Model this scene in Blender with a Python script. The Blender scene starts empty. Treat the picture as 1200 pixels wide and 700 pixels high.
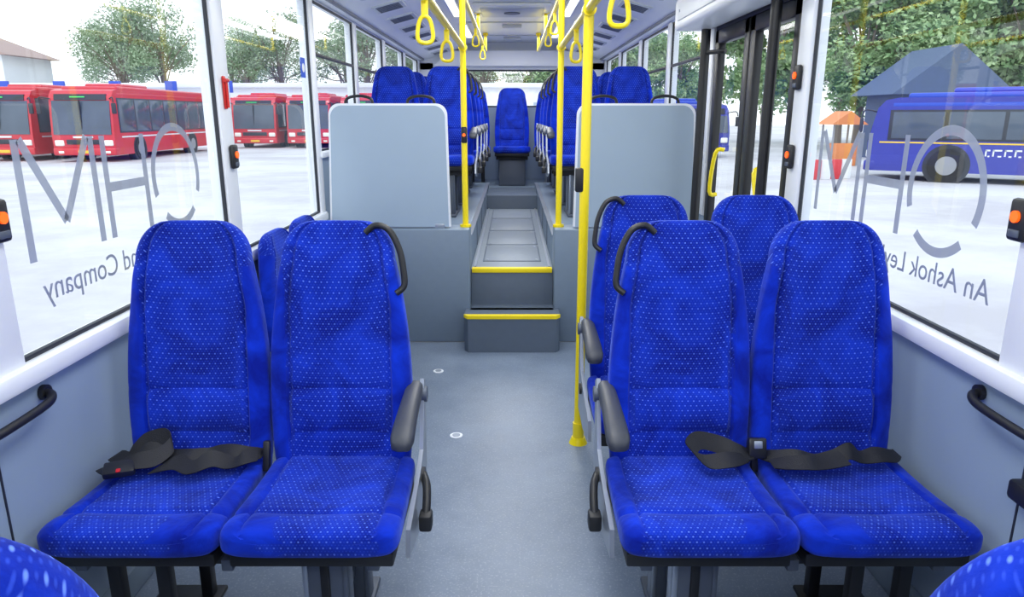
import bpy, bmesh, math, random
from mathutils import Vector, Matrix
import numpy as np
R=random.Random(7)
S=bpy.context.scene
COL=S.collection

# ------------------------------------------------------------ materials
def lin(c):
    return tuple(((x/255)/12.92 if x/255<=0.04045 else ((x/255+0.055)/1.055)**2.4) for x in c)+(1.0,)
def newmat(name):
    m=bpy.data.materials.new(name); m.use_nodes=True
    nt=m.node_tree
    return m,nt,nt.nodes['Principled BSDF']
def mat(name,rgb,rough=0.5,metal=0.0,var=0.08,scale=6.0,bump=0.0,bscale=80.0,emit=None,es=0.0,coat=0.0):
    m,nt,b=newmat(name)
    c=lin(rgb)
    tc=nt.nodes.new('ShaderNodeTexCoord')
    n=nt.nodes.new('ShaderNodeTexNoise'); n.inputs['Scale'].default_value=scale; n.inputs['Detail'].default_value=4
    nt.links.new(tc.outputs['Object'],n.inputs['Vector'])
    mx=nt.nodes.new('ShaderNodeMix'); mx.data_type='RGBA'
    mx.inputs[6].default_value=tuple(x*(1-var) for x in c[:3])+(1,)
    mx.inputs[7].default_value=tuple(min(1,x*(1+var)) for x in c[:3])+(1,)
    nt.links.new(n.outputs['Fac'],mx.inputs[0])
    nt.links.new(mx.outputs[2],b.inputs['Base Color'])
    b.inputs['Roughness'].default_value=rough; b.inputs['Metallic'].default_value=metal
    if coat: b.inputs['Coat Weight'].default_value=coat
    if bump>0:
        n2=nt.nodes.new('ShaderNodeTexNoise'); n2.inputs['Scale'].default_value=bscale
        nt.links.new(tc.outputs['Object'],n2.inputs['Vector'])
        bp=nt.nodes.new('ShaderNodeBump'); bp.inputs['Strength'].default_value=bump; bp.inputs['Distance'].default_value=0.004
        nt.links.new(n2.outputs['Fac'],bp.inputs['Height']); nt.links.new(bp.outputs['Normal'],b.inputs['Normal'])
    if emit:
        b.inputs['Emission Color'].default_value=lin(emit); b.inputs['Emission Strength'].default_value=es
    return m

def fabric(name,dots=True):
    m,nt,b=newmat(name)
    N=nt.nodes.new; L=nt.links.new
    tc=N('ShaderNodeTexCoord'); sp=N('ShaderNodeSeparateXYZ'); L(tc.outputs['Object'],sp.inputs[0])
    def math_(op,a,bv=None):
        k=N('ShaderNodeMath'); k.operation=op
        for i,x in enumerate((a,bv)):
            if x is None: continue
            if isinstance(x,(int,float)): k.inputs[i].default_value=x
            else: L(x,k.inputs[i])
        return k.outputs[0]
    nz=N('ShaderNodeTexNoise'); nz.inputs['Scale'].default_value=7; nz.inputs['Detail'].default_value=8; nz.inputs['Roughness'].default_value=.6; nz.inputs['Distortion'].default_value=.8
    L(tc.outputs['Object'],nz.inputs['Vector'])
    rp=N('ShaderNodeValToRGB'); rp.color_ramp.elements[0].position=.36; rp.color_ramp.elements[1].position=.66
    rp.color_ramp.elements[0].color=lin((6,24,128)) if dots else lin((4,26,142))
    rp.color_ramp.elements[1].color=lin((18,54,192)) if dots else lin((12,54,204))
    L(nz.outputs['Fac'],rp.inputs[0])
    col=rp.outputs[0]
    if dots:
        u=sp.outputs[0]; v=math_('ADD',sp.outputs[1],sp.outputs[2])
        def layer(s,rad,offu,offv):
            vv=math_('ADD',math_('DIVIDE',v,s),offv+100.0); uu=math_('ADD',math_('DIVIDE',u,s),offu+100.0)
            row=math_('FLOOR',vv)
            sh=math_('MULTIPLY',math_('MODULO',row,2.0),.5)
            fu=math_('SUBTRACT',math_('FRACT',math_('ADD',uu,sh)),.5)
            fv=math_('SUBTRACT',math_('FRACT',vv),.5)
            d=math_('SQRT',math_('ADD',math_('MULTIPLY',fu,fu),math_('MULTIPLY',fv,fv)))
            k=N('ShaderNodeMapRange'); k.inputs[1].default_value=rad*.5; k.inputs[2].default_value=rad*1.5; k.inputs[3].default_value=1; k.inputs[4].default_value=0
            L(d,k.inputs[0]); return k.outputs[0]
        a=layer(.0085,.20,0.0,0.0)
        bb=layer(.017,.125,0.25,.25)
        nf=N('ShaderNodeTexNoise'); nf.inputs['Scale'].default_value=14; L(tc.outputs['Object'],nf.inputs['Vector'])
        fade=N('ShaderNodeMapRange'); fade.inputs[1].default_value=.35; fade.inputs[2].default_value=.65; fade.inputs[3].default_value=.45; fade.inputs[4].default_value=.90; L(nf.outputs['Fac'],fade.inputs[0])
        mx=N('ShaderNodeMix'); mx.data_type='RGBA'; L(math_('MULTIPLY',a,.30),mx.inputs[0]); L(col,mx.inputs[6]); mx.inputs[7].default_value=lin((64,98,232))
        mx2=N('ShaderNodeMix'); mx2.data_type='RGBA'; L(math_('MULTIPLY',bb,fade.outputs[0]),mx2.inputs[0]); L(mx.outputs[2],mx2.inputs[6]); mx2.inputs[7].default_value=lin((108,142,246))
        col=mx2.outputs[2]
    L(col,b.inputs['Base Color'])
    b.inputs['Roughness'].default_value=.9
    b.inputs['Specular IOR Level'].default_value=.12
    b.inputs['Sheen Weight'].default_value=.35
    b.inputs['Sheen Tint'].default_value=(.25,.38,1,1)
    n2=N('ShaderNodeTexNoise'); n2.inputs['Scale'].default_value=16; n2.inputs['Detail'].default_value=6; L(tc.outputs['Object'],n2.inputs['Vector'])
    bp=N('ShaderNodeBump'); bp.inputs['Strength'].default_value=.55; bp.inputs['Distance'].default_value=.012
    L(n2.outputs['Fac'],bp.inputs['Height']); L(bp.outputs['Normal'],b.inputs['Normal'])
    return m

def glassmat(name,tint=(.93,.97,.98)):
    m=bpy.data.materials.new(name); m.use_nodes=True; nt=m.node_tree; nt.nodes.clear()
    N=nt.nodes.new; L=nt.links.new
    o=N('ShaderNodeOutputMaterial'); mx=N('ShaderNodeMixShader'); t=N('ShaderNodeBsdfTransparent'); g=N('ShaderNodeBsdfGlossy')
    t.inputs[0].default_value=tint+(1,); g.inputs['Roughness'].default_value=.02
    lw=N('ShaderNodeLayerWeight'); lw.inputs['Blend'].default_value=.5
    p=N('ShaderNodeMath'); p.operation='POWER'; p.inputs[1].default_value=5; L(lw.outputs['Facing'],p.inputs[0])
    q=N('ShaderNodeMath'); q.operation='MULTIPLY_ADD'; q.inputs[1].default_value=.5; q.inputs[2].default_value=.07; L(p.outputs[0],q.inputs[0])
    L(q.outputs[0],mx.inputs[0]); L(t.outputs[0],mx.inputs[1]); L(g.outputs[0],mx.inputs[2]); L(mx.outputs[0],o.inputs[0])
    return m
def decalmat(name,rgb,alpha):
    m,nt,b=newmat(name); b.inputs['Base Color'].default_value=lin(rgb); b.inputs['Roughness'].default_value=.6
    b.inputs['Alpha'].default_value=alpha; return m

M={}
M['fab']=fabric('blue_dotted_fabric',True)
M['fabp']=fabric('blue_plain_fabric',False)
M['black']=mat('black_plastic',(28,29,33),.45,bump=.1)
M['arm']=mat('armrest_rubber',(56,60,70),.45,bump=.1)
M['belt']=mat('belt_webbing',(20,21,27),.6,bump=.4,bscale=400)
M['belt2']=mat('belt_buckle_plastic',(30,31,36),.35)  # even dark plastic of the belt buckles
M['red']=mat('red_button',(190,30,40),.4)
M['steel']=mat('seat_steel',(170,178,190),.35,.7)
M['grey']=mat('grey_steel_paint',(92,100,114),.45,.3)
M['wall']=mat('wall_panel_grey',(148,166,186),.5,var=.04,bump=.05,bscale=250)
M['white']=mat('white_frp',(240,243,248),.35,var=.03)
M['ceil']=mat('ceiling_frp',(224,229,236),.35,var=.03)
M['duct']=mat('duct_frp',(190,197,207),.4,var=.03)
M['plat']=mat('platform_vinyl',(120,136,154),.5,var=.06,scale=20)
M['step']=mat('step_vinyl',(90,102,118),.5,var=.08,scale=20)
M['tread']=mat('aisle_tread_vinyl',(132,142,154),.5,var=.10,scale=30)
M['part']=mat('partition_laminate',(164,182,199),.45,var=.03,bump=.05,bscale=300)
M['yellow']=mat('yellow_powdercoat',(252,226,10),.35,var=.03,coat=.3)
M['ystrip']=mat('yellow_nosing',(250,222,20),.5,var=.05)
M['gasket']=mat('window_rubber',(40,44,52),.5)
M['frame']=mat('door_black_frame',(24,25,29),.4)
M['amber']=mat('amber_lamp',(255,110,30),.3,emit=(255,80,10),es=1.2)
M['rred']=mat('hammer_red',(215,40,35),.4)
M['blue']=mat('sticker_blue',(20,80,200),.5)
M['led']=mat('led_strip',(255,255,250),.4,emit=(250,253,255),es=2.0)
M['glass']=glassmat('window_glass')
M['letter']=decalmat('frosted_grey_vinyl',(162,164,180),.9)
M['letter2']=decalmat('frosted_grey_vinyl_small',(162,164,180),.9)

def floor_mat():
    m,nt,b=newmat('floor_vinyl'); N=nt.nodes.new; L=nt.links.new
    tc=N('ShaderNodeTexCoord'); n=N('ShaderNodeTexNoise'); n.inputs['Scale'].default_value=3.0; n.inputs['Detail'].default_value=9; n.inputs['Roughness'].default_value=.72
    L(tc.outputs['Object'],n.inputs['Vector'])
    r=N('ShaderNodeValToRGB'); r.color_ramp.elements[0].position=.32; r.color_ramp.elements[1].position=.70
    r.color_ramp.elements[0].color=lin((104,118,138)); r.color_ramp.elements[1].color=lin((130,143,162))
    L(n.outputs['Fac'],r.inputs[0])
    n3=N('ShaderNodeTexNoise'); n3.inputs['Scale'].default_value=130; n3.inputs['Detail'].default_value=2; L(tc.outputs['Object'],n3.inputs['Vector'])
    mr3=N('ShaderNodeMapRange'); mr3.inputs[1].default_value=.55; mr3.inputs[2].default_value=.72; mr3.inputs[3].default_value=0; mr3.inputs[4].default_value=.4; L(n3.outputs['Fac'],mr3.inputs[0])
    mx=N('ShaderNodeMix'); mx.data_type='RGBA'; L(mr3.outputs[0],mx.inputs[0]); L(r.outputs[0],mx.inputs[6]); mx.inputs[7].default_value=lin((178,188,204))
    L(mx.outputs[2],b.inputs['Base Color'])
    n2=N('ShaderNodeTexNoise'); n2.inputs['Scale'].default_value=6; n2.inputs['Detail'].default_value=6; L(tc.outputs['Object'],n2.inputs['Vector'])
    mr=N('ShaderNodeMapRange'); mr.inputs[3].default_value=.28; mr.inputs[4].default_value=.48; L(n2.outputs['Fac'],mr.inputs[0]); L(mr.outputs[0],b.inputs['Roughness'])
    return m
M['floor']=floor_mat()

# ------------------------------------------------------------ mesh builder
class MB:
    def __init__(s): s.v=[];s.f=[];s.mi=[];s.mats=[]
    def idx(s,m):
        if m not in s.mats: s.mats.append(m)
        return s.mats.index(m)
    def add(s,vs,fs,m,T=None):
        o=len(s.v)
        for v in vs:
            v=Vector(v)
            if T is not None: v=T@v
            s.v.append(v)
        k=None if isinstance(m,list) else s.idx(m)
        for i,f in enumerate(fs):
            s.f.append(tuple(o+a for a in f)); s.mi.append(s.idx(m[i]) if k is None else k)
    def box(s,lo,hi,m,bev=0.0,seg=2,T=None):
        bm=bmesh.new(); bmesh.ops.create_cube(bm,size=1)
        for v in bm.verts:
            v.co=Vector([lo[i]+(v.co[i]+.5)*(hi[i]-lo[i]) for i in range(3)])
        if bev>0: bmesh.ops.bevel(bm,geom=list(bm.edges),offset=bev,segments=seg,profile=.5,affect='EDGES')
        bm.verts.index_update()
        s.add([v.co.copy() for v in bm.verts],[[v.index for v in f.verts] for f in bm.faces],m,T); bm.free()
    def rings(s,rs,m,cap=True,closed=False,matfn=None,T=None):
        n=len(rs[0]); vs=[p for r in rs for p in r]; fs=[]
        cnt=len(rs)
        for i in range(cnt if closed else cnt-1):
            j=(i+1)%cnt
            for k in range(n):
                l=(k+1)%n
                fs.append((i*n+k,i*n+l,j*n+l,j*n+k))
        if cap and not closed:
            fs.append(tuple(reversed(range(n)))); fs.append(tuple((cnt-1)*n+k for k in range(n)))
        if matfn:
            mm=[matfn(sum((Vector(vs[a]) for a in f),Vector())/len(f)) for f in fs]
            s.add(vs,fs,mm,T)
        else: s.add(vs,fs,m,T)
    def cyl(s,p0,p1,r,m,n=16,r2=None,T=None):
        p0=Vector(p0);p1=Vector(p1);r2=r if r2 is None else r2
        d=(p1-p0).normalized(); a=d.orthogonal().normalized(); b=d.cross(a)
        rs=[[p+ (a*math.cos(2*math.pi*k/n)+b*math.sin(2*math.pi*k/n))*q for k in range(n)] for p,q in ((p0,r),(p1,r2))]
        s.rings(rs,m,T=T)
    def tube(s,pts,r,m,n=10,smooth=6,closed=False,T=None,flat=None):
        P=[Vector(p) for p in pts]
        if smooth>1:
            Q=[]; c=len(P)
            for i in range(c if closed else c-1):
                if closed: p0,p1,p2,p3=P[i-1],P[i],P[(i+1)%c],P[(i+2)%c]
                else: p0,p1,p2,p3=P[max(i-1,0)],P[i],P[i+1],P[min(i+2,c-1)]
                for k in range(smooth):
                    t=k/smooth
                    Q.append(.5*((2*p1)+(-p0+p2)*t+(2*p0-5*p1+4*p2-p3)*t*t+(-p0+3*p1-3*p2+p3)*t**3))
            if not closed: Q.append(P[-1])
            P=Q
        rs=[]; a=None; c=len(P)
        for i in range(c):
            if closed: d=(P[(i+1)%c]-P[i-1])
            else: d=P[min(i+1,c-1)]-P[max(i-1,0)]
            d.normalize()
            if a is None: a=d.orthogonal().normalized()
            a=(a-d*a.dot(d)).normalized(); b=d.cross(a)
            f=flat or 1
            rs.append([P[i]+(a*math.cos(2*math.pi*k/n)+b*math.sin(2*math.pi*k/n)*f)*r for k in range(n)])
        s.rings(rs,m,closed=closed,T=T)
    def prism(s,poly,axis,lo,hi,m,T=None):
        def mk(p,h):
            if axis==0: return (h,p[0],p[1])
            if axis==1: return (p[0],h,p[1])
            return (p[0],p[1],h)
        s.rings([[mk(p,lo) for p in poly],[mk(p,hi) for p in poly]],m,T=T)
    def ribbon(s,pts,w,m,th=.003,smooth=5,T=None):
        P=[];c=len(pts)
        for i in range(c-1):
            idx=[max(i-1,0),i,i+1,min(i+2,c-1)]
            for k in range(smooth):
                t=k/smooth; o=[]
                for q in (0,1):
                    p0,p1,p2,p3=[Vector(pts[j][q]) for j in idx]
                    o.append(.5*((2*p1)+(-p0+p2)*t+(2*p0-5*p1+4*p2-p3)*t*t+(-p0+3*p1-3*p2+p3)*t**3))
                P.append(o)
        P.append([Vector(pts[-1][0]),Vector(pts[-1][1])])
        rs=[]
        for i,(p,wd) in enumerate(P):
            d=(P[min(i+1,len(P)-1)][0]-P[max(i-1,0)][0]).normalized(); wd=wd.normalized(); nn=d.cross(wd).normalized()
            rs.append([p-wd*w/2-nn*th/2,p+wd*w/2-nn*th/2,p+wd*w/2+nn*th/2,p-wd*w/2+nn*th/2])
        s.rings(rs,m,T=T)
    def mesh(s,name,sharp=38):
        me=bpy.data.meshes.new(name); me.from_pydata([tuple(v) for v in s.v],[],s.f)
        for m in s.mats: me.materials.append(m)
        me.polygons.foreach_set('material_index',s.mi)
        me.polygons.foreach_set('use_smooth',[True]*len(me.polygons))
        bm=bmesh.new(); bm.from_mesh(me); bmesh.ops.recalc_face_normals(bm,faces=bm.faces); bm.to_mesh(me); bm.free()
        me.set_sharp_from_angle(angle=math.radians(sharp)); me.update(); return me
    def obj(s,name,loc=(0,0,0),rz=0.0,sharp=38):
        return place(name,s.mesh(name,sharp),loc,rz)
def place(name,me,loc=(0,0,0),rz=0.0,sc=1.0):
    o=bpy.data.objects.new(name,me); COL.objects.link(o); o.location=loc; o.rotation_euler=(0,0,rz); o.scale=(sc,sc,sc); return o

# ------------------------------------------------------------ seat parts (front faces -Y, y=0 back/cushion junction)
def sgnp(c,e): return math.copysign(abs(c)**e,c)
def seat_back(b,cx,top=1.15,rec=.10,low=False):
    ztab=[.40,.50,.62,.75,.86,.96,1.04]; wtab=[.200,.208,.2115,.208,.197,.182,.166]
    k=(top-.45)/.70
    def Z(z): return .45+(z-.45)*k if z>.45 else z
    zs=list(np.linspace(.40,1.04,40))
    rs=[]
    def ring(z,hw,ht):
        zz=Z(z); dy=rec*(zz-.45)/.70
        r=[]; n=120
        for i in range(n):
            a=2*math.pi*i/n
            x=hw*sgnp(math.cos(a),.42); y=ht*sgnp(math.sin(a),.55)
            if y<0:
                ax=abs(x); pan=.148*min(1,hw/.19)
                amp=min(1,ht/.042)
                if ax<pan: y+=amp*.022*(1-(ax/pan)**4)
                y+=amp*.018*math.exp(-((ax-pan)/.006)**2)*(1 if z>.5 else .5)
                y+=-.014*math.exp(-((z-.60)/.07)**2)*(1 if ax<pan else 0)
                y+=amp*.011*(math.exp(-((z-.665)/.008)**2)+math.exp(-((z-.535)/.008)**2))*(1 if ax<pan else .2)
                y+=-.008*math.exp(-((z-1.0)/.06)**2)
            r.append((cx+x,dy+.05+y,zz))
        return r
    ww=np.polyfit(ztab,wtab,4)
    for z in zs:
        hw=float(np.polyval(ww,z)); ht=.048-.008*(z-.4)/.65
        if z<.44: ht*=.8
        rs.append(ring(z,hw,ht))
    h1=float(np.polyval(ww,1.04))
    for u in (.12,.24,.36,.48,.6,.72,.82,.91,.97,1.0):
        q=math.sqrt(max(0,1-u*u)); rs.append(ring(1.04+.11*u,.072+(h1-.072)*q,.010+.030*q))
    b.rings(rs,None,matfn=lambda c:M['fabp'] if (abs(c.x-cx)>.153 and c.z<Z(1.03)) else M['fab'])
def cushion(b,cx,plain=1,hwf=.223):
    rs=[]
    ys=[(-.415,.25,.55),(-.412,.5,.8),(-.405,.7,.9),(-.393,.85,.96),(-.375,.95,.985),(-.35,1,1)]+[(y,1,1) for y in np.linspace(-.325,.0,24)]+[(.02,.95,.98),(.035,.75,.93),(.04,.4,.8)]
    for y,hs,ws in ys:
        t=(y+.41)/.45
        top=.487-.02*t-.014*math.sin(math.pi*min(1,max(0,t)))
        bot=.388+.005*t
        cz=(top+bot)/2; hh=(top-bot)/2*hs; hw=(hwf-.012*t)*ws
        r=[];n=96
        for i in range(n):
            a=2*math.pi*i/n
            x=hw*sgnp(math.cos(a),.35); z=hh*sgnp(math.sin(a),.5)
            if z>0:
                ax=abs(x)
                z-=.012*math.exp(-((ax-.165)/.006)**2)*hs
                if ax<.165: z-=.008*(1-(ax/.165)**2)*hs
                z-=.010*math.exp(-((y+.30)/.009)**2)
            r.append((cx+x,y,cz+z))
        rs.append(r)
    b.rings(rs,None,matfn=lambda c:M['fabp'] if abs(c.x-cx)>.166 or (c.y<-.30 and (c.x-cx)*plain>.06) else M['fab'])
    b.box((cx-.205,-.375,.355),(cx+.205,.02,.392),M['black'],.006)
def belt_pile(b,cx,s):
    def Q(l): return [((cx+s*x,y,.484+z),(wx,wy,wz)) for x,y,z,wx,wy,wz in l]
    b.ribbon(Q([(-.212,.0,-.01,0,1,0),(-.20,-.05,.012,.3,1,.1),(-.14,-.075,.014,.1,1,.45),(-.09,-.06,.034,-.3,1,.9),(-.03,-.07,.016,-.1,1,.8),(.02,-.075,.026,.3,1,.3),(.07,-.055,.012,-.2,1,.8),(.12,-.045,.026,-.3,1,.3),(.17,-.04,.010,.2,1,.7),(.212,.0,-.008,0,1,0)]),.054,M['belt'])
    b.ribbon(Q([(-.205,-.10,.002,.5,1,0),(-.17,-.125,.012,.3,1,.3),(-.11,-.12,.03,0,1,.6),(-.055,-.10,.032,-.3,1,.8),(-.03,-.055,.05,-.6,1,.8),(-.06,-.03,.060,-.2,.6,1),(-.12,-.03,.045,0,.5,1),(-.16,-.05,.02,.1,1,.6)]),.054,M['belt'])
    b.ribbon(Q([(-.05,-.12,.008,.5,1,.2),(.0,-.10,.018,.2,1,.5),(.05,-.125,.014,0,1,.3),(.10,-.10,.028,-.4,1,.7),(.15,-.09,.010,.1,1,.2),(.18,-.07,.018,-.3,1,.5),(.207,-.04,.012,-.3,1,.4)]),.054,M['belt'])
    T=Matrix.Translation((cx-.14*s,-.140,.484+.016))@Matrix.Rotation(.35*s,4,'Z')@Matrix.Rotation(.30,4,'X')
    b.box((-.040,-.025,-.010),(.040,.025,.012),M['belt2'],.006,T=T)
    b.box((-.006,-.024,.010),(.006,-.010,.014),M['red'],.002,T=T)
def belt_half(b,cx,s):
    def Q(l): return [((cx+s*x,y,.484+z),(wx,wy,wz)) for x,y,z,wx,wy,wz in l]
    b.ribbon(Q([(.215,-.01,-.005,0,1,0),(.17,-.07,.012,.2,1,.2),(.12,-.095,.022,0,1,.5),(.06,-.09,.014,-.3,1,.4),(.025,-.06,.034,-.7,.8,.7),(.05,-.03,.05,-.3,.5,1),(.11,-.03,.038,0,.6,1),(.17,-.045,.02,.1,1,.6),(.21,-.03,.004,0,1,0)]),.054,M['belt'])
def belt_flat(b,cx,s):
    def Q(l): return [((cx+s*x,y,.484+z),(wx,wy,wz)) for x,y,z,wx,wy,wz in l]
    b.ribbon(Q([(-.215,-.01,-.005,0,1,0),(-.17,-.06,.012,.2,1,.5),(-.12,-.085,.024,-.2,1,.7),(-.07,-.08,.012,.2,1,.3),(-.01,-.075,.018,-.3,1,.7),(.03,-.065,.034,.2,1,.9),(.07,-.06,.012,.1,1,.3),(.12,-.055,.018,-.2,1,.6),(.17,-.045,.008,0,1,.3),(.205,-.0,-.006,0,1,0)]),.052,M['belt'])
    b.ribbon(Q([(-.20,-.09,.006,0,1,0),(-.12,-.115,.024,.3,1,.5),(-.06,-.10,.014,.1,1,.3),(.01,-.085,.022,-.4,1,.4)]),.052,M['belt'])
def double_seat(s,extras=True,offs=.2125,belts=None,legs=True,lever=True):
    """s=+1: seat on bus right, aisle at -x local"""
    b=MB()
    for k,cx in enumerate((-offs,offs)):
        seat_back(b,cx)
        b.box((cx-.17,.115,.42),(cx+.17,.135,.98),M['fabp'],.008,T=Matrix.Translation((0,-.065,0))@Matrix.Translation((0,.0,.42))@Matrix.Rotation(-.142,4,'X')@Matrix.Translation((0,0,-.42)))
    co=offs+.0105
    for k,cx in enumerate((-co,co)): cushion(b,cx,1 if k==0 else -1)
    if belts=='L':
        belt_pile(b,-co,1)
    elif belts=='R':
        belt_half(b,-co,1); belt_flat(b,co,1)
        T=Matrix.Translation((0,-.03,.51))@Matrix.Rotation(-.3,4,'X')
        b.box((-.026,-.012,-.03),(.026,.012,.03),M['belt2'],.005,T=T); b.box((-.012,-.016,.0),(.012,-.010,.022),M['steel'],.002,T=T)
    T=Matrix.Translation((0,-.01,.48))@Matrix.Rotation(-.3,4,'X')
    b.box((-.010,-.01,-.05),(.010,.01,.040),M['black'],.005,T=T)
    W=offs+.20
    b.box((-W,-.30,.31),(W,-.25,.36),M['black'],.006)
    b.box((-W,-.08,.31),(W,-.03,.36),M['black'],.006)
    for x in (-.9*W,0,.9*W): b.box((x-.015,-.35,.325),(x+.015,.10,.358),M['grey'],.004)
    if legs:
        ax=-s*(offs+.02)
        for y0 in (-.30,-.06):
            b.box((ax-.06,y0,.0),(ax+.06,y0+.012,.32),M['grey'],.004)
            b.box((ax-.06,y0-.004,.0),(ax-.045,y0+.055,.32),M['steel'],.004)
            b.box((ax-.012,y0-.006,.0),(ax+.012,y0+.02,.32),M['black'],.003)
            b.box((ax+.045,y0-.004,.0),(ax+.06,y0+.055,.32),M['grey'],.004)
        b.box((ax-.07,-.36,.0),(ax+.07,.06,.018),M['grey'],.006)
        b.box((ax-.02,-.28,.10),(ax+.02,-.03,.14),M['grey'],.005)
        for dx in (.0,.13):
            wx=s*(offs+dx)
            b.box((wx-.018,-.27,.0),(wx+.018,-.235,.32),M['black'],.005)
            b.box((wx-.018,-.04,.0),(wx+.018,-.005,.32),M['black'],.005)
        b.box((s*(offs+.06)-.10,-.29,.0),(s*(offs+.06)+.10,.02,.015),M['black'],.005)
    if extras:
        e=-s
        X=e*(offs+.234)
        poly=[(-.30,.33),(-.10,.29),(.08,.30),(.10,.48),(.125,.66),(.09,.68),(.055,.57),(.02,.48),(-.06,.445),(-.28,.40)]
        b.prism(poly,0,min(X,X+e*.012),max(X,X+e*.012),M['steel'])
        b.cyl((X-e*.01,.09,.63),(X+e*.02,.09,.63),.024,M['grey'],20)
        b.cyl((X,-.02,.42),(X+e*.02,-.02,.42),.022,M['black'],20)
        ap=[]
        xa=X-e*.014
        for y,z,h,w in ((.10,.645,.012,.014),(.095,.65,.022,.022),(.03,.652,.025,.026),(-.07,.642,.023,.028),(-.15,.628,.022,.031),(-.195,.616,.022,.032),(-.215,.608,.018,.027),(-.224,.604,.008,.014)):
            ap.append([(xa+w*sgnp(math.cos(2*math.pi*i/20),.7),y+.0,z+h*sgnp(math.sin(2*math.pi*i/20),.7)) for i in range(20)])
        b.rings(ap,M['arm'])
        if lever:
            b.tube([(X+e*.015,-.02,.42),(X+e*.03,-.07,.415),(X+e*.035,-.11,.39),(X+e*.035,-.14,.36)],.012,M['black'])
            b.box((X+e*.035-.018,-.17,.320),(X+e*.035+.018,-.12,.37),M['black'],.008)
        c=e*offs; y0=.125
        b.tube([(c+e*.085,y0+.0,1.118),(c+e*.115,y0,1.14),(c+e*.155,y0-.003,1.125),(c+e*.183,y0-.010,1.07),(c+e*.194,y0-.018,1.01),(c+e*.195,y0-.025,.965),(c+e*.172,y0-.035,.945)],.0095,M['black'],12)
    return b.mesh('double_bus_seat')
ME_R=double_seat(1,belts='R'); ME_L=double_seat(-1,belts='L')
ME_RB=double_seat(1); ME_LB=double_seat(-1)
ME_R2=double_seat(1,lever=False)
ME_P=double_seat(1,extras=False)
Y1=1.92
place('double_bus_seat',ME_L,(-.724,Y1,0)); place('double_bus_seat',ME_R,(.714,Y1,0))
place('double_bus_seat',ME_R2,(.728,2.60,0))
place('double_bus_seat',ME_P,(-.700,.606,0),math.pi); place('double_bus_seat',ME_P,(.704,.606,0),math.pi)
def low_bench():
    b=MB()
    for cx in (-.225,.225):
        seat_back(b,cx,top=.93,rec=.03); cushion(b,cx)
    b.box((-.42,-.30,.30),(.42,-.06,.36),M['black'],.006)
    for x in (-.3,.3):
        b.box((x-.025,-.26,0),(x+.025,-.21,.31),M['grey'],.005); b.box((x-.05,-.32,0),(x+.05,0,.015),M['grey'],.004)
    return b.mesh('side_facing_bench_seat')
place('side_facing_bench_seat',low_bench(),(-1.04,3.50,0),math.pi/2)

PZ=.68
for y in (5.85,6.6,7.35,8.1):
    place('double_bus_seat',ME_LB,(-.735,y,PZ+.002)); place('double_bus_seat',ME_RB,(.735,y,PZ+.002))
RZ=.62
place('double_bus_seat',ME_P,(-.70,8.98,RZ+.002)); place('double_bus_seat',ME_P,(.70,8.98,RZ+.002))
b=MB(); seat_back(b,0); cushion(b,0)
b.box((-.19,-.30,.31),(.19,-.03,.36),M['black'],.005); b.box((-.16,-.26,0),(.16,-.05,.32),M['grey'],.01)
b.obj('single_bus_seat',(0,8.90,RZ+.002))

# ------------------------------------------------------------ shell
W=1.2; YF=-2.6; YB=9.6; SILL=.86; TOPW=2.12; GX=1.208
b=MB()
b.box((-1.2,YF,-.12),(1.2,4.45,0),M['floor'])
b.obj('floor')
pills=[(YF,-2.45),(-1.1,-.95),(.10,.25),(1.46,1.64),(2.98,3.11),(4.42,4.52),(5.64,5.74),(6.9,7.02),(8.2,8.32),(9.45,YB)]
def side_wall(s,name):
    b=MB()
    def bx(x0,x1,y0,y1,z0,z1,m,bev=0):
        b.box((min(s*x0,s*x1),y0,z0),(max(s*x0,s*x1),y1,z1),m,bev)
    segs=[(YF,4.5,SILL)] if s<0 else [(YF,3.11,SILL)]
    for y0,y1,z in segs: bx(W,1.26,y0,y1,-.12,z-.03,M['wall'])
    bx(W,1.26,4.46,YB,-.12,1.22,M['wall'])
    bx(W,1.26,YF,YB,TOPW,2.42,M['white'])
    for a,c in pills:
        bx(W-.014,1.26,a,c,SILL-.02,TOPW+.01,M['white'],.012)
    for y0,y1,z in segs:
        bx(1.165,1.255,y0,y1,z-.055,z,M['white'],.014)
    bx(1.17,1.255,4.46,YB,1.19,1.23,M['white'],.012)
    for y in (-.5,.5,1.5,2.25,3.0) if s<0 else (-.5,.5,1.5,2.25):
        bx(W-.002,W+.01,y,y+.006,.10,SILL-.055,M['gasket'])
    if s<0: bx(W-.03,W,YF,4.44,0,.09,M['plat'],.008)
    else: bx(W-.03,W,YF,3.10,0,.09,M['plat'],.008)
    return b.obj(name)
side_wall(-1,'wall_left'); side_wall(1,'wall_right')

wn=1
for s in (-1,1):
    for i in range(len(pills)-1):
        y0=pills[i][1]; y1=pills[i+1][0]
        if s>0 and abs(y0-3.11)<.01: continue
        z0=SILL if y1<4.43 else 1.23
        b=MB(); x=s*GX
        b.add([(x,y0,z0),(x,y1,z0),(x,y1,TOPW),(x,y0,TOPW)],[(0,1,2,3)],M['glass'])
        g=.012
        for lo,hi in (((y0,z0),(y1,z0+g)),((y0,TOPW-g),(y1,TOPW)),((y0,z0),(y0+g*.7,TOPW)),((y1-g*.7,z0),(y1,TOPW))):
            b.box((x-.006,lo[0],lo[1]),(x+.010,hi[0],hi[1]),M['gasket'],.002)
        if y0>4:
            b.box((x-.006,y0,1.80),(x+.010,y1,1.82),M['gasket'],.002)
        b.obj('window_%d'%wn); wn+=1

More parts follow.
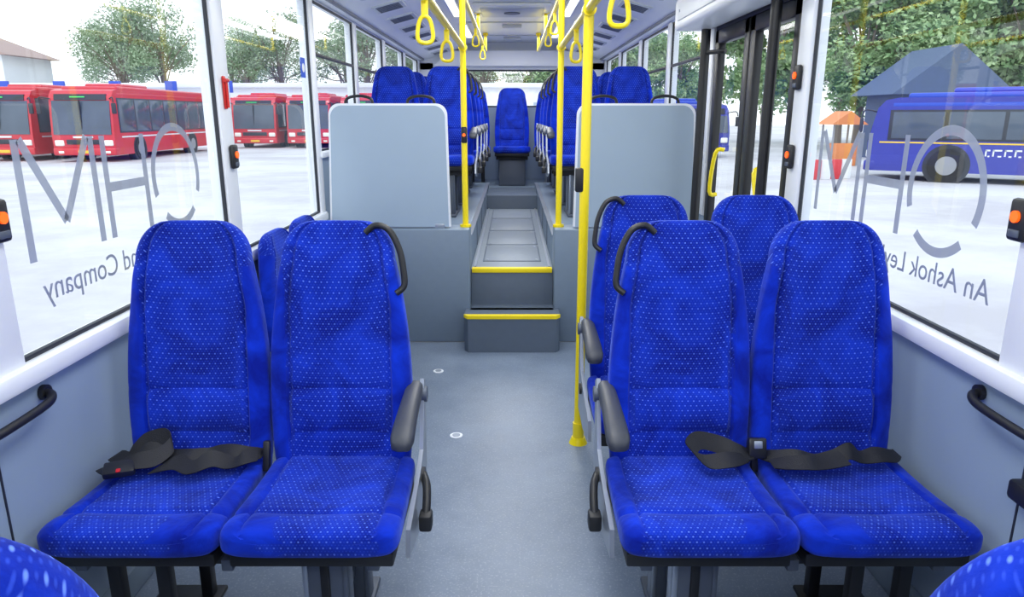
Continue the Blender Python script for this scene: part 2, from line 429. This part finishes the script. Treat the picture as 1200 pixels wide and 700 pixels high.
CZ=2.35
b=MB()
prof=[(-1.2,2.13),(-1.16,2.13),(-1.10,2.15),(-.66,2.265),(-.60,2.32),(-.44,CZ),(.44,CZ),(.60,2.32),(.66,2.265),(1.10,2.15),(1.16,2.13),(1.2,2.13),(1.2,2.44),(-1.2,2.44)]
b.prism(prof,1,YF,YB,M['ceil'])
b.obj('ceiling')
b=MB()
for s in (-1,1):
    for y0 in np.arange(-2.2,9.2,.62):
        T=Matrix.Translation((s*.88,y0+.2,2.206))@Matrix.Rotation(s*.255,4,'Y')
        b.box((-.11,-.14,-.010),(.11,.14,.012),M['duct'],.006,T=T)
        for k in range(5): b.box((-.085,-.11+k*.048,-.014),(.085,-.085+k*.048,-.008),M['grey'],.002,T=T)
    b.box((s*.63-.012,YF+.1,2.262),(s*.63+.012,YB-.15,2.30),M['duct'],.004)
    b.box((s*1.13-.012,YF+.1,2.128),(s*1.13+.012,YB-.1,2.15),M['grey'],.004)
b.obj('ceiling_air_duct')
for y in (-1.2,.6,2.4,4.2,6.0,7.8):
    for s in (-1,1):
        b=MB(); b.box((-.045,-.6,-.018),(.045,.6,.004),M['white'],.008); b.box((-.034,-.58,-.022),(.034,.58,-.016),M['led'],.002)
        b.obj('ceiling_lamp',(s*.49,y+.3,CZ-.012))
b=MB()
b.box((-.33,6.25,CZ-.03),(.33,6.95,CZ+.002),M['white'],.02); b.box((-.27,6.32,CZ-.038),(.27,6.88,CZ-.028),M['duct'],.008)
b.cyl((0,6.6,CZ-.045),(0,6.6,CZ-.032),.07,M['grey'],24)
b.obj('roof_hatch')
for y in (4.9,7.5,8.7):
    b=MB(); b.box((-.44,y,CZ-.012),(.44,y+.03,CZ+.002),M['duct'],.004); b.box((-.10,y+.2,CZ-.03),(.10,y+.3,CZ+.001),M['duct'],.01); b.obj('ceiling_panel_joint')

b=MB()
b.box((-1.26,YB,-.12),(1.26,YB+.08,1.55),M['wall']); b.box((-1.26,YB,2.02),(1.26,YB+.08,2.44),M['ceil'])
for s in (-1,1): b.box((min(s*1.02,s*1.26),YB,1.5),(max(s*1.02,s*1.26),YB+.08,2.1),M['white'])
bp=[(-1.0,2.06)]+[(-.80+.12*math.cos(a),2.12+.12*math.sin(a)) for a in np.linspace(math.pi,math.pi/2,6)]+[(.80+.12*math.cos(a),2.12+.12*math.sin(a)) for a in np.linspace(math.pi/2,0,6)]+[(1.0,2.06)]
b.prism(bp,1,YB-.14,YB,M['white'])
b.obj('wall_back')
b=MB(); b.add([(-1.02,YB+.05,1.55),(1.02,YB+.05,1.55),(1.02,YB+.05,2.02),(-1.02,YB+.05,2.02)],[(0,1,2,3)],M['glass'])
for lo,hi in (((-1.02,1.55),(1.02,1.57)),((-1.02,2.0),(1.02,2.02)),((-1.02,1.55),(-1.0,2.02)),((1.0,1.55),(1.02,2.02))):
    b.box((lo[0],YB+.03,lo[1]),(hi[0],YB+.07,hi[1]),M['gasket'])
b.obj('window_%d'%wn); wn+=1
b=MB()
b.box((-1.26,YF-.08,-.12),(1.26,YF,.8),M['wall']); b.box((-1.26,YF-.08,2.15),(1.26,YF,2.44),M['ceil'])
for s in (-1,1): b.box((min(s*1.1,s*1.26),YF-.08,.7),(max(s*1.1,s*1.26),YF,2.2),M['white'])
b.obj('wall_front')
b=MB(); b.add([(-1.1,YF-.04,.8),(1.1,YF-.04,.8),(1.1,YF-.04,2.15),(-1.1,YF-.04,2.15)],[(0,1,2,3)],M['glass']); b.box((-1.1,YF-.06,.8),(1.1,YF-.02,.83),M['gasket']); b.obj('window_%d'%wn)

# raised rear platform
PX=.27
b=MB()
for s in (-1,1):
    def bx(x0,x1,y0,y1,z0,z1,m,bev=0): b.box((min(s*x0,s*x1),y0,z0),(max(s*x0,s*x1),y1,z1),m,bev)
    bx(PX,W-.001,4.45,4.66,0,.75,M['plat'],.012)
    bx(PX,W-.001,4.64,8.45,0,PZ,M['plat'],.008)
    bx(PX-.004,PX+.03,4.66,8.45,PZ-.006,PZ+.001,M['steel'])
    for y in (5.4,6.2,7.0,7.8): bx(PX-.003,PX+.01,y,y+.008,.48,PZ,M['gasket'])
b.box((-PX,4.57,0),(PX,7.62,.475),M['tread'],.006)
b.box((-PX,7.60,0),(PX,8.47,RZ),M['step'],.006)
b.box((-W+.001,8.44,0),(W-.001,YB-.002,RZ),M['plat'],.006)
for y0,y1 in ((4.78,5.35),(5.42,6.05),(6.12,6.80),(6.87,7.5)):
    b.box((-.20,y0,.474),(.20,y1,.479),M['step'],.002)
    b.box((-.19,y0+.01,.476),(.19,y1-.01,.4805),M['tread'],.002)
    for k in range(2):
        xx=(-.17,.17)[k]
        for yy in (y0+.04,y1-.04): b.cyl((xx,yy,.48),(xx,yy,.483),.010,M['steel'],12)
for s in (-1,1):
    b.box((s*.245-.008,4.6,.474),(s*.245+.008,7.6,.482),M['steel'])
b.obj('raised_rear_platform')
b=MB()
poly=[(-.30,4.448),(-.30,4.28),(-.275,4.24),(.275,4.24),(.30,4.28),(.30,4.448)]
b.prism(poly,2,0,.235,M['step'])
b.box((-.268,4.40,0),(.268,4.54,.235),M['step'])
b.prism([(p[0]*1.01,p[1]-.006) for p in poly[1:5]]+[(.28,4.275),(-.28,4.275)],2,.220,.241,M['ystrip'])
b.box((-.268,4.53,.0),(.268,4.568,.476),M['step'],.003)
b.box((-.262,4.522,.452),(.262,4.568,.483),M['ystrip'],.004)
b.obj('aisle_steps')
b=MB()
for x,y in ((-.26,3.04),(-.43,3.9),(.06,1.2)):
    b.cyl((x,y,0),(x,y,.004),.03,M['white'],24); b.cyl((x,y,.004),(x,y,.006),.018,M['steel'],24)
b.obj('floor_anchor_discs')

for s in (-1,1):
    b=MB(); x0,x1=.40,1.14
    def rc(cx,cz,r,a0,a1): return [(cx+r*math.cos(a0+(a1-a0)*i/8),cz+r*math.sin(a0+(a1-a0)*i/8)) for i in range(9)]
    def outl(o):
        p=[(x0+o-.01,.76),(x1-o+.02,.76)]+rc(x1-o-.07-.01,1.52-o-.07,.07,0,math.pi/2)+rc(x0+o+.07,1.52-o-.07,.07,math.pi/2,math.pi)
        return [(s*q[0],q[1]) for q in p]
    b.prism(outl(0),1,4.50,4.525,M['white'])
    b.prism(outl(.013),1,4.494,4.53,M['part'])
    for x in (x0+.06,x1-.06):
        b.box((s*x-.03,4.49,.745),(s*x+.03,4.55,.78),M['steel'],.004)
    for cx in (.56,.94):
        b.tube([(s*(cx-.085),4.515,1.505),(s*(cx-.075),4.515,1.545),(s*(cx-.03),4.515,1.562),(s*(cx+.03),4.515,1.562),(s*(cx+.075),4.515,1.545),(s*(cx+.085),4.515,1.505)],.009,M['black'],10)
    b.obj('partition_panel')

RZt=1.85; RZ2=2.16
for s in (-1,1):
    b=MB()
    x=s*.30
    b.tube([(x,-1.8,RZt),(x,4.56,RZt)],.017,M['yellow'],16,smooth=1)
    b.tube([(x,4.56,RZ2),(x,8.5,RZ2)],.016,M['yellow'],16,smooth=1)
    b.cyl((x,4.56,.75),(x,4.56,CZ-.005),.019,M['yellow'],20)
    b.cyl((x,4.56,.75),(x,4.56,.765),.036,M['yellow'],24)
    for y in (-1.7,.2,1.6):
        b.cyl((x,y,RZt),(x,y,CZ-.003),.016,M['yellow'],16); b.cyl((x,y,CZ-.03),(x,y,CZ-.002),.034,M['yellow'],20)
    for y in (6.7,8.5):
        b.cyl((x,y,RZ2),(x,y,CZ-.003),.015,M['yellow'],16); b.cyl((x,y,CZ-.03),(x,y,CZ-.002),.03,M['yellow'],20)
    for z in (RZt,RZ2): b.cyl((x,4.53,z),(x,4.59,z),.026,M['yellow'],20)
    if s>0:
        b.cyl((.302,2.97,.0),(.302,2.97,CZ-.005),.0205,M['yellow'],20)
        b.cyl((.302,2.97,0),(.302,2.97,.03),.042,M['yellow'],24,r2=.03)
        b.cyl((.302,2.97,.03),(.302,2.97,.10),.026,M['yellow'],24)
        b.cyl((.302,2.94,RZt),(.302,3.0,RZt),.027,M['yellow'],20)
        b.box((.262,2.95,1.14),(.30,2.99,1.24),M['black'],.008)
    else:
        b.box((-.318,4.535,1.28),(-.282,4.585,1.38),M['black'],.008)
        b.cyl((-.30,4.537,1.33),(-.30,4.53,1.33),.010,M['amber'],14)
    b.obj('yellow_handrail')
def strap():
    b=MB()
    b.tube([(0,-.0,.022),(.0,.022,0),(0,0,-.024),(0,-.022,0)],.006,M['yellow'],8,closed=True)
    b.ribbon([((0,0,-.02),(1,0,0)),((0,0,-.05),(1,0,0)),((0,0,-.075),(1,0,0))],.024,M['yellow'],.005)
    b.tube([(0,0,-.070),(.018,0,-.085),(.027,0,-.13),(.021,0,-.152),(0,0,-.158),(-.021,0,-.152),(-.027,0,-.13),(-.018,0,-.085)],.0075,M['yellow'],10,closed=True)
    return b.mesh('hanging_strap_handle')
SM=strap()
for x,y,z in ((-.3,2.60,RZt),(-.3,3.45,RZt),(-.3,1.0,RZt),(.3,2.12,RZt),(.3,3.5,RZt),(.3,1.0,RZt),(-.3,6.2,RZ2),(.3,6.2,RZ2),(.3,5.3,RZ2),(-.3,7.6,RZ2)):
    place('hanging_strap_handle',SM,(x,y,z),R.uniform(-.5,.5)+.4)

# door
b=MB()
ym=3.78
for y0,y1 in ((3.12,ym-.01),(ym+.01,4.41)):
    x0,x1=1.195,1.24
    t=.075
    b.box((x0,y0,-.02),(x1,y0+t,1.93),M['frame'],.008); b.box((x0,y1-t,-.02),(x1,y1,1.93),M['frame'],.008)
    b.box((x0,y0,-.02),(x1,y1,.10),M['frame'],.008); b.box((x0,y0,1.85),(x1,y1,1.93),M['frame'],.008)
    b.add([(1.225,y0+t,.1),(1.225,y1-t,.1),(1.225,y1-t,1.87),(1.225,y0+t,1.87)],[(0,1,2,3)],M['glass'])
b.box((1.20,3.11,1.93),(1.255,4.42,2.119),M['frame'],.004)
b.cyl((1.13,3.24,0.0),(1.13,3.24,1.93),.024,M['frame'],16); b.cyl((1.12,4.34,0.0),(1.12,4.34,1.93),.027,M['frame'],16)
for y in (3.24,4.34):
    for z in (.25,1.80): b.tube([(1.12,y,z),(1.16,y+(.08 if y<3.6 else -.08),z),(1.20,y+(.14 if y<3.6 else -.14),z)],.013,M['frame'],8)
b.tube([(1.20,3.30,.98),(1.155,3.31,1.0),(1.155,3.42,1.18),(1.20,3.43,1.2)],.012,M['yellow'],10,smooth=4)
b.tube([(1.20,4.18,1.00),(1.155,4.17,1.02),(1.155,4.10,1.24),(1.20,4.09,1.26)],.012,M['yellow'],10,smooth=4)
b.obj('door_1')
b=MB()
b.box((.97,3.13,1.935),(1.185,4.52,2.115),M['white'],.03,4)
b.box((.962,3.2,1.98),(.975,4.4,2.08),M['ceil'],.004)
for y in (3.25,4.35): b.cyl((.958,y,2.03),(.966,y,2.03),.008,M['steel'],12)
b.obj('door_mechanism_housing')

def wall_handle(s):
    b=MB(); y0,y1,z=1.38,1.69,.757; x=s*1.19
    b.tube([(x,y0,z),(s*1.165,y0+.015,z),(s*1.150,y0+.07,z-.002),(s*1.150,y1-.07,z),(s*1.165,y1-.015,z+.006),(x,y1,z+.008)],.011,M['black'],12)
    b.cyl((s*1.198,y0,z),(s*1.185,y0,z),.020,M['black'],16); b.cyl((s*1.198,y1,z+.008),(s*1.185,y1,z+.008),.020,M['black'],16)
    b.obj('wall_grab_handle')
wall_handle(-1); wall_handle(1)
def stop_button(s,y,z):
    b=MB(); T=Matrix.Translation((s*1.184,y,z))
    b.box((-.020 if s>0 else 0,-.030,-.050),(0 if s>0 else .020,.030,.050),M['black'],.010,T=T)
    b.cyl((-s*.015,0,.008),(-s*.026,0,.008),.014,M['amber'],20,T=T)
    b.box((-s*.02-.003,-.018,-.040),(-s*.02+.003,.018,-.022),M['grey'],.002,T=T)
    b.obj('stop_request_button')
stop_button(-1,1.61,1.215); stop_button(1,1.63,1.215)
stop_button(-1,3.05,1.28); stop_button(1,3.05,1.28); stop_button(1,3.05,1.60)
def hammer(s,y,z):
    b=MB(); T=Matrix.Translation((s*1.184,y,z))
    b.box((min(0,-s*.008),-.012,-.065),(max(0,-s*.008),.012,.065),M['rred'],.003,T=T)
    b.cyl((-s*.014,0,-.06),(-s*.014,0,.04),.005,M['rred'],12,T=T)
    b.cyl((-s*.014,-.016,.048),(-s*.014,.016,.048),.008,M['rred'],12,T=T)
    b.obj('emergency_hammer')
hammer(-1,3.03,1.54)
b=MB(); b.box((-1.206,4.24,1.66),(-1.204,4.33,1.77),M['blue'],.0); b.cyl((-1.205,4.285,1.715),(-1.202,4.285,1.715),.025,M['white'],20); b.obj('accessibility_sticker')
b=MB(); b.box((1.16,1.42,.58),(1.198,1.50,.63),M['black'],.01); b.tube([(1.18,1.44,.63),(1.17,1.41,.66),(1.18,1.36,.65),(1.195,1.32,.63)],.010,M['black']); b.obj('wall_belt_anchor')

# window lettering
def letters(s):
    b=MB(); X=s*(GX+.003)
    yO=(2.77 if s<0 else 1.82)
    def P(u,z): return (X,yO+s*u,z)
    def bar(u0,z0,u1,z1,w):
        d=Vector((u1-u0,z1-z0)).normalized(); n=Vector((-d.y,d.x))*w/2
        b.add([P(u0+n.x,z0+n.y),P(u1+n.x,z1+n.y),P(u1-n.x,z1-n.y),P(u0-n.x,z0-n.y)],[(0,1,2,3)],M['letter'])
    zc=1.24; H=.152; w=.028
    def arc(a0,a1,r=.170):
        n=40; vs=[];fs=[]
        for i in range(n+1):
            a=math.radians(a0+(a1-a0)*i/n)
            for rr in (r-w/2,r+w/2): vs.append(P(.18+rr*math.cos(a),zc+rr*math.sin(a)))
        for i in range(n): fs.append((2*i,2*i+1,2*i+3,2*i+2))
        b.add(vs,fs,M['letter'])
    arc(-130,-50); arc(-20,205)
    u=.40
    bar(u,zc-H,u,zc+H,w); bar(u+.23,zc-H,u+.23,zc+H,w); bar(u+w/2,zc,u+.23-w/2,zc,w)
    u=.69
    bar(u,zc-H,u,zc+H,w); bar(u+.32,zc-H,u+.32,zc+H,w); bar(u+.018,zc+H,u+.16,zc-H*.45,w); bar(u+.16,zc-H*.45,u+.302,zc+H,w)
    me=b.mesh('window_lettering')
    o=place('window_lettering',me)
    cu=bpy.data.curves.new('tagline','FONT'); cu.body='An Ashok Leyland Company'; cu.size=.092; cu.extrude=.0004; cu.materials.append(M['letter2'])
    t=bpy.data.objects.new('tagline_text',cu); COL.objects.link(t)
    xa=Vector((0,s,0)); ya=Vector((0,0,1)); za=xa.cross(ya)
    mtx=Matrix((xa,ya,za)).transposed().to_4x4(); mtx.translation=Vector((X,2.84 if s<0 else 1.74,.980))
    t.matrix_world=mtx; t.parent=o
letters(-1); letters(1)

# ------------------------------------------------------------ exterior
GZ=-.45
def ground_mat():
    m,nt,bb=newmat('yard_concrete'); N=nt.nodes.new; L=nt.links.new
    tc=N('ShaderNodeTexCoord'); n=N('ShaderNodeTexNoise'); n.inputs['Scale'].default_value=.25; n.inputs['Detail'].default_value=9; n.inputs['Roughness'].default_value=.68
    L(tc.outputs['Object'],n.inputs['Vector'])
    r=N('ShaderNodeValToRGB'); r.color_ramp.elements[0].position=.38; r.color_ramp.elements[1].position=.58
    r.color_ramp.elements[0].color=lin((188,184,187)); r.color_ramp.elements[1].color=lin((212,210,212))
    L(n.outputs['Fac'],r.inputs[0]); L(r.outputs[0],bb.inputs['Base Color']); bb.inputs['Roughness'].default_value=.9
    return m
b=MB(); b.add([(-120,-60,GZ),(120,-60,GZ),(120,140,GZ),(-120,140,GZ)],[(0,1,2,3)],ground_mat()); b.obj('ground')
X_={}  # bus colours lightened and desaturated, distance haze painted in
X_['red']=mat('bus_red',(206,52,62),.35,coat=.2)
X_['glass']=mat('bus_dark_glass',(84,94,108),.12,var=.35,scale=1.2); X_['wht']=mat('bus_white',(225,228,232),.4)
X_['tyre']=mat('tyre',(44,44,48),.8); X_['hub']=mat('hub',(150,152,158),.5)
X_['blue']=mat('bus_blue',(56,62,158),.35,coat=.2); X_['blue2']=mat('bus_blue_roof',(44,78,190),.35,coat=.2); X_['dk']=mat('bus_black',(50,52,60),.4); X_['yel']=mat('bus_yellow',(240,200,60),.5)
X_['lamp']=mat('bus_lamp',(245,245,235),.2); X_['green']=mat('led_green',(80,210,110),.4,emit=(60,230,90),es=.4)
def bus_mesh(name,body,roof,H=3.1,L=11.0,script=False):
    b=MB(); w=1.27
    prof=[(.10,.28),(0.0,.55),(-.02,1.1),(.06,1.9 if H>3 else 1.6),(.16,H-.45),(.35,H-.22),(.7,H-.15),(L-.4,H-.15),(L-.08,H-.4),(L,1.2),(L-.03,.3)]
    b.prism(prof,0,-w,w,body)
    b.box((-w+.12,.9,H-.22),(w-.12,L-.6,H-.02),roof,.08,3)
    b.box((-.75,2.0,H-.05),(.75,4.6,H+.12),roof,.08,3)
    b.box((-w-.004,.55,H-.40),(w+.004,L-.3,H-.30),roof,.01)
    zm=1.9 if H>3 else 1.55
    ws=[(-.05,1.12),(.03,zm),(.13,H-.62),(.19,H-.62),(.12,zm),(.06,1.12)]
    b.prism(ws,0,-w+.10,w-.10,X_['glass'])
    db=[(.10,H-.60),(.16,H-.36),(.22,H-.36),(.18,H-.60)]
    b.prism(db,0,-w+.22,w-.22,X_['dk'])
    b.box((-.40,.10,H-.495),(.20,.135,H-.455),X_['green'])
    b.box((-.02,-.03,1.12),(.02,.06,H-.62),X_['dk'])
    b.box((-w-.01,-.07,.28),(w+.01,.25,.58),body,.05,3)
    b.box((-.7,-.045,.72),(.7,.02,.92),X_['dk'],.02)
    for s in (-1,1):
        b.box((s*1.0-.19,-.05,.66),(s*1.0+.19,.05,.90),X_['lamp'],.05,3)
        b.box((s*.95-.11,-.085,.36),(s*.95+.11,-.05,.46),X_['lamp'],.02)
        b.tube([(s*1.2,.12,H-.55),(s*1.45,-.15,H-.5),(s*1.5,-.22,H-.7)],.025,X_['dk'],8)
        b.box((s*1.5-.09,-.26,H-1.15),(s*1.5+.09,-.17,H-.72),X_['dk'],.03)
    b.box((-.26,-.09,.36),(.26,-.06,.48),X_['yel'],.005)
    b.box((-.40,-.055,.98),(.40,-.02,1.06),X_['wht'])
    rr=random.Random(3)
    for s in (-1,1):
        xx=s*w
        y=.55
        b.box((min(xx,xx+s*.012),.5,1.18),(max(xx,xx+s*.012),L-.5,H-.50),X_['dk'],.004)
        while y<L-1.2:
            b.box((min(xx,xx+s*.02),y+.04,1.24),(max(xx,xx+s*.02),y+1.36,H-.56),X_['glass'],.005); y+=1.42
        if not script: b.box((min(xx,xx+s*.015),.6,.98),(max(xx,xx+s*.015),L-.4,1.04),X_['wht'])
        else:
            b.box((min(xx,xx+s*.012),.3,1.10),(max(xx,xx+s*.012),L-.4,1.14),X_['yel'])
            y=3.0
            while y<7.2:
                l=rr.uniform(.10,.22)
                if rr.random()<.82:
                    b.box((min(xx,xx+s*.014),y,.78),(max(xx,xx+s*.014),y+.04,.96),X_['wht']); b.box((min(xx,xx+s*.014),y,.92),(max(xx,xx+s*.014),y+l,.965),X_['wht']); b.box((min(xx,xx+s*.014),y+l*.6,.76),(max(xx,xx+s*.014),y+l,.80),X_['wht'])
                y+=l+.06
        for yy in (2.1,L-3.2):
            b.cyl((s*(w-.3),yy,.48),(s*(w+.006),yy,.48),.60,X_['dk'],28)
            b.cyl((s*(w-.26),yy,.48),(s*(w+.03),yy,.48),.48,X_['tyre'],28); b.cyl((s*w,yy,.48),(s*(w+.045),yy,.48),.27,X_['hub'],20)
    return b.mesh(name)
RB=bus_mesh('parked_red_bus',X_['red'],X_['red'])
def putbus(me,name,x,y,rz): return place(name,me,(x,y,GZ),rz)
putbus(RB,'parked_red_bus',-17.7,30,.03); putbus(RB,'parked_red_bus',-21.4,30.5,.03); putbus(RB,'parked_red_bus',-25.1,31.5,.03)
putbus(RB,'parked_red_bus',-15.2,43,.02); putbus(RB,'parked_red_bus',-12.0,43,.02); putbus(RB,'parked_red_bus',-8.8,43,0); putbus(RB,'parked_red_bus',-18.7,50,.02)
BB=bus_mesh('parked_blue_bus',X_['blue'],X_['blue2'],H=2.55,script=True)
putbus(BB,'parked_blue_bus',11.5,23.0,math.radians(-124))
putbus(BB,'parked_blue_bus',8.8,33,math.radians(20))

bark=mat('bark',(140,128,116),.9)
def leafmat(name,c1,c2):
    m,nt,bb=newmat(name); N=nt.nodes.new; L=nt.links.new
    tc=N('ShaderNodeTexCoord'); n=N('ShaderNodeTexNoise'); n.inputs['Scale'].default_value=1.3; n.inputs['Detail'].default_value=5; L(tc.outputs['Object'],n.inputs['Vector'])
    r=N('ShaderNodeValToRGB'); r.color_ramp.elements[0].position=.35; r.color_ramp.elements[1].position=.65; r.color_ramp.elements[0].color=lin(c1); r.color_ramp.elements[1].color=lin(c2)
    L(n.outputs['Fac'],r.inputs[0]); L(r.outputs[0],bb.inputs['Base Color']); bb.inputs['Roughness'].default_value=.7
    return m
leafA=leafmat('leaves',(100,140,90),(178,202,150)); leafB=leafmat('leaves_pale',(124,150,116),(176,192,160))  # greens paled so the washed-out haze sits in the leaf colour
def tree_mesh(seed,h,cr,n,leaf,blobs=14,ls=.28,z0=.45):
    r=random.Random(seed); b=MB()
    b.tube([(0,0,-.2),(.1,0,h*.2),(-.1,.1,h*.4),(0,0,h*.6)],.22,bark,8)
    cs=[]
    for i in range(blobs):
        a=r.uniform(0,6.28); q=cr*math.sqrt(r.random())*.8; z=h*r.uniform(z0,.95)
        c=Vector((q*math.cos(a),q*math.sin(a),z)); cs.append((c,cr*r.uniform(.28,.45)))
        b.tube([(0,0,h*r.uniform(.2,.5)),(c.x*.4,c.y*.4,(h*.4+c.z)/2),tuple(c)],.05,bark,6,smooth=3)
    vs=[];fs=[]
    for i in range(n):
        c,rad=r.choice(cs)
        d=Vector((r.gauss(0,1),r.gauss(0,1),r.gauss(0,.8))).normalized()*rad*r.random()**.4
        p=c+d; u=Vector((r.gauss(0,1),r.gauss(0,1),r.gauss(0,1))).normalized(); v=u.orthogonal().normalized()
        s=ls*r.uniform(.6,1.3); o=len(vs)
        vs+=[p-u*s*.5,p+v*s*.25,p+u*s*.5,p-v*s*.25]; fs.append((o,o+1,o+2,o+3))
    b.add(vs,fs,leaf)
    me=bpy.data.meshes.new('tree'); me.from_pydata([tuple(v) for v in b.v],[],b.f)
    for m in b.mats: me.materials.append(m)
    me.polygons.foreach_set('material_index',b.mi); me.update(); return me
T1=tree_mesh(1,9.5,3.4,12000,leafA,22,.34,.28); T2=tree_mesh(2,11,3.6,6000,leafB,20,.26,.45); T3=tree_mesh(3,8.5,3.4,12000,leafA,20,.34,.25)
for i in range(8):
    place('tree',(T1,T3)[i%2],(18.5+i*3.4,40-i*1.4+R.uniform(-1,1),GZ),R.uniform(0,6))
for i in range(5):
    place('tree',(T3,T1)[i%2],(28+i*3.4,27-i*2.2,GZ),R.uniform(0,6))
for i in range(5):
    place('tree',T1,(17+i*5,49,GZ),R.uniform(0,6),1.15)
for i in range(11):
    place('tree',T2,(-47+i*4.4+R.uniform(-1,1),82+R.uniform(-2,2)+(7 if i%3==0 else 0),GZ),R.uniform(0,6),R.uniform(1.0,1.35))
for i in range(5):
    place('tree',T1,(2+i*4.2,84+R.uniform(-1,1),GZ),R.uniform(0,6),1.1)
bw=mat('building_white',(236,238,242),.8,var=.04,scale=1); bwin=mat('building_window',(170,184,200),.3); broof=mat('blue_grey_roof',(84,100,130),.7); bor=mat('orange_paint',(225,140,84),.6)
b=MB(); b.box((-75,68,GZ),(5,74,4.0),bw); b.box((-75,67.6,3.9),(5,74,4.3),bw,.05)
for i in range(26):
    b.box((-73+i*3,67.9,1.2),(-71.6+i*3,68.02,2.6),bwin)
b.obj('depot_building')
b=MB(); b.box((-64,76,GZ),(-52,84,7.4),bw)
b.prism([(-65,7.4),(-58,10.0),(-51,7.4)],1,75.5,84.5,mat('brown_roof',(170,146,138),.8))
for i in range(4):
    for j in range(2): b.box((-63+i*2.7,75.9,2.6+j*2.4),(-61.6+i*2.7,76.01,4.0+j*2.4),bwin)
b.obj('neighbouring_house')
b=MB(); b.box((16.4,31,GZ),(20.4,34,2.4),mat('shed_wall',(90,102,126),.8)); b.prism([(15.8,2.3),(18.4,4.3),(21.0,2.3)],1,30.6,34.4,broof); b.box((17.3,30.9,GZ),(18.8,31.02,1.6),bwin); b.obj('roadside_shed')
b=MB()
for x in (12.3,13.3):
    for y in (27.8,28.8): b.cyl((x,y,GZ),(x,y,1.2),.04,X_['hub'],8)
b.prism([(12.1,1.1),(12.8,1.6),(13.5,1.1)],1,27.6,29.0,bor); b.box((12.3,27.8,GZ),(13.3,28.1,.4),bor,.03); b.obj('orange_kiosk')
b=MB()
for i in range(5):
    b.box((8.7+i*.35,21.6+.1*i,GZ),(9.0+i*.35,21.7+.1*i,.15),X_['red'] if i%2 else X_['wht'],.02)
b.obj('striped_barrier')
b=MB()
for i in range(5):
    b.box((-46+i*5,66,3.4),(-45+i*5,66.2,4.4),X_['blue2'],.02); b.cyl((-45.5+i*5,66.1,GZ),(-45.5+i*5,66.1,3.4),.05,X_['hub'],8)
b.obj('blue_signboard_row')

# ------------------------------------------------------------ light
w=bpy.data.worlds.new('sky'); S.world=w; w.use_nodes=True; nt=w.node_tree; N=nt.nodes.new; L=nt.links.new
bg=nt.nodes['Background']; tc=N('ShaderNodeTexCoord'); sp=N('ShaderNodeSeparateXYZ'); L(tc.outputs['Generated'],sp.inputs[0])
r=N('ShaderNodeValToRGB'); r.color_ramp.elements[0].position=0; r.color_ramp.elements[0].color=(.95,.975,1,1); r.color_ramp.elements[1].position=.8; r.color_ramp.elements[1].color=(.76,.86,1,1)
L(sp.outputs[2],r.inputs[0]); L(r.outputs[0],bg.inputs[0]); bg.inputs[1].default_value=1.8
sd=bpy.data.lights.new('sun','SUN'); sd.energy=1.1; sd.angle=math.radians(12); so=bpy.data.objects.new('sun',sd); COL.objects.link(so); so.rotation_euler=(math.radians(38),math.radians(-12),0)
for y in (-1.0,1.6,4.6,7.6):
    ld=bpy.data.lights.new('ceiling_light','AREA'); ld.shape='RECTANGLE'; ld.size=.7; ld.size_y=2.2; ld.energy=33; ld.color=(.97,.985,1)
    lo=bpy.data.objects.new('ceiling_light',ld); COL.objects.link(lo); lo.location=(0,y,2.30)
# ------------------------------------------------------------ camera
cd=bpy.data.cameras.new('camera'); cd.sensor_width=36; cd.lens=24.9; cd.clip_end=400; cd.clip_start=.02
co=bpy.data.objects.new('camera',cd); COL.objects.link(co); co.location=(0,0,1.45); co.rotation_euler=(math.radians(90-14.52),0,0)
S.camera=co
S.view_settings.view_transform='Standard'
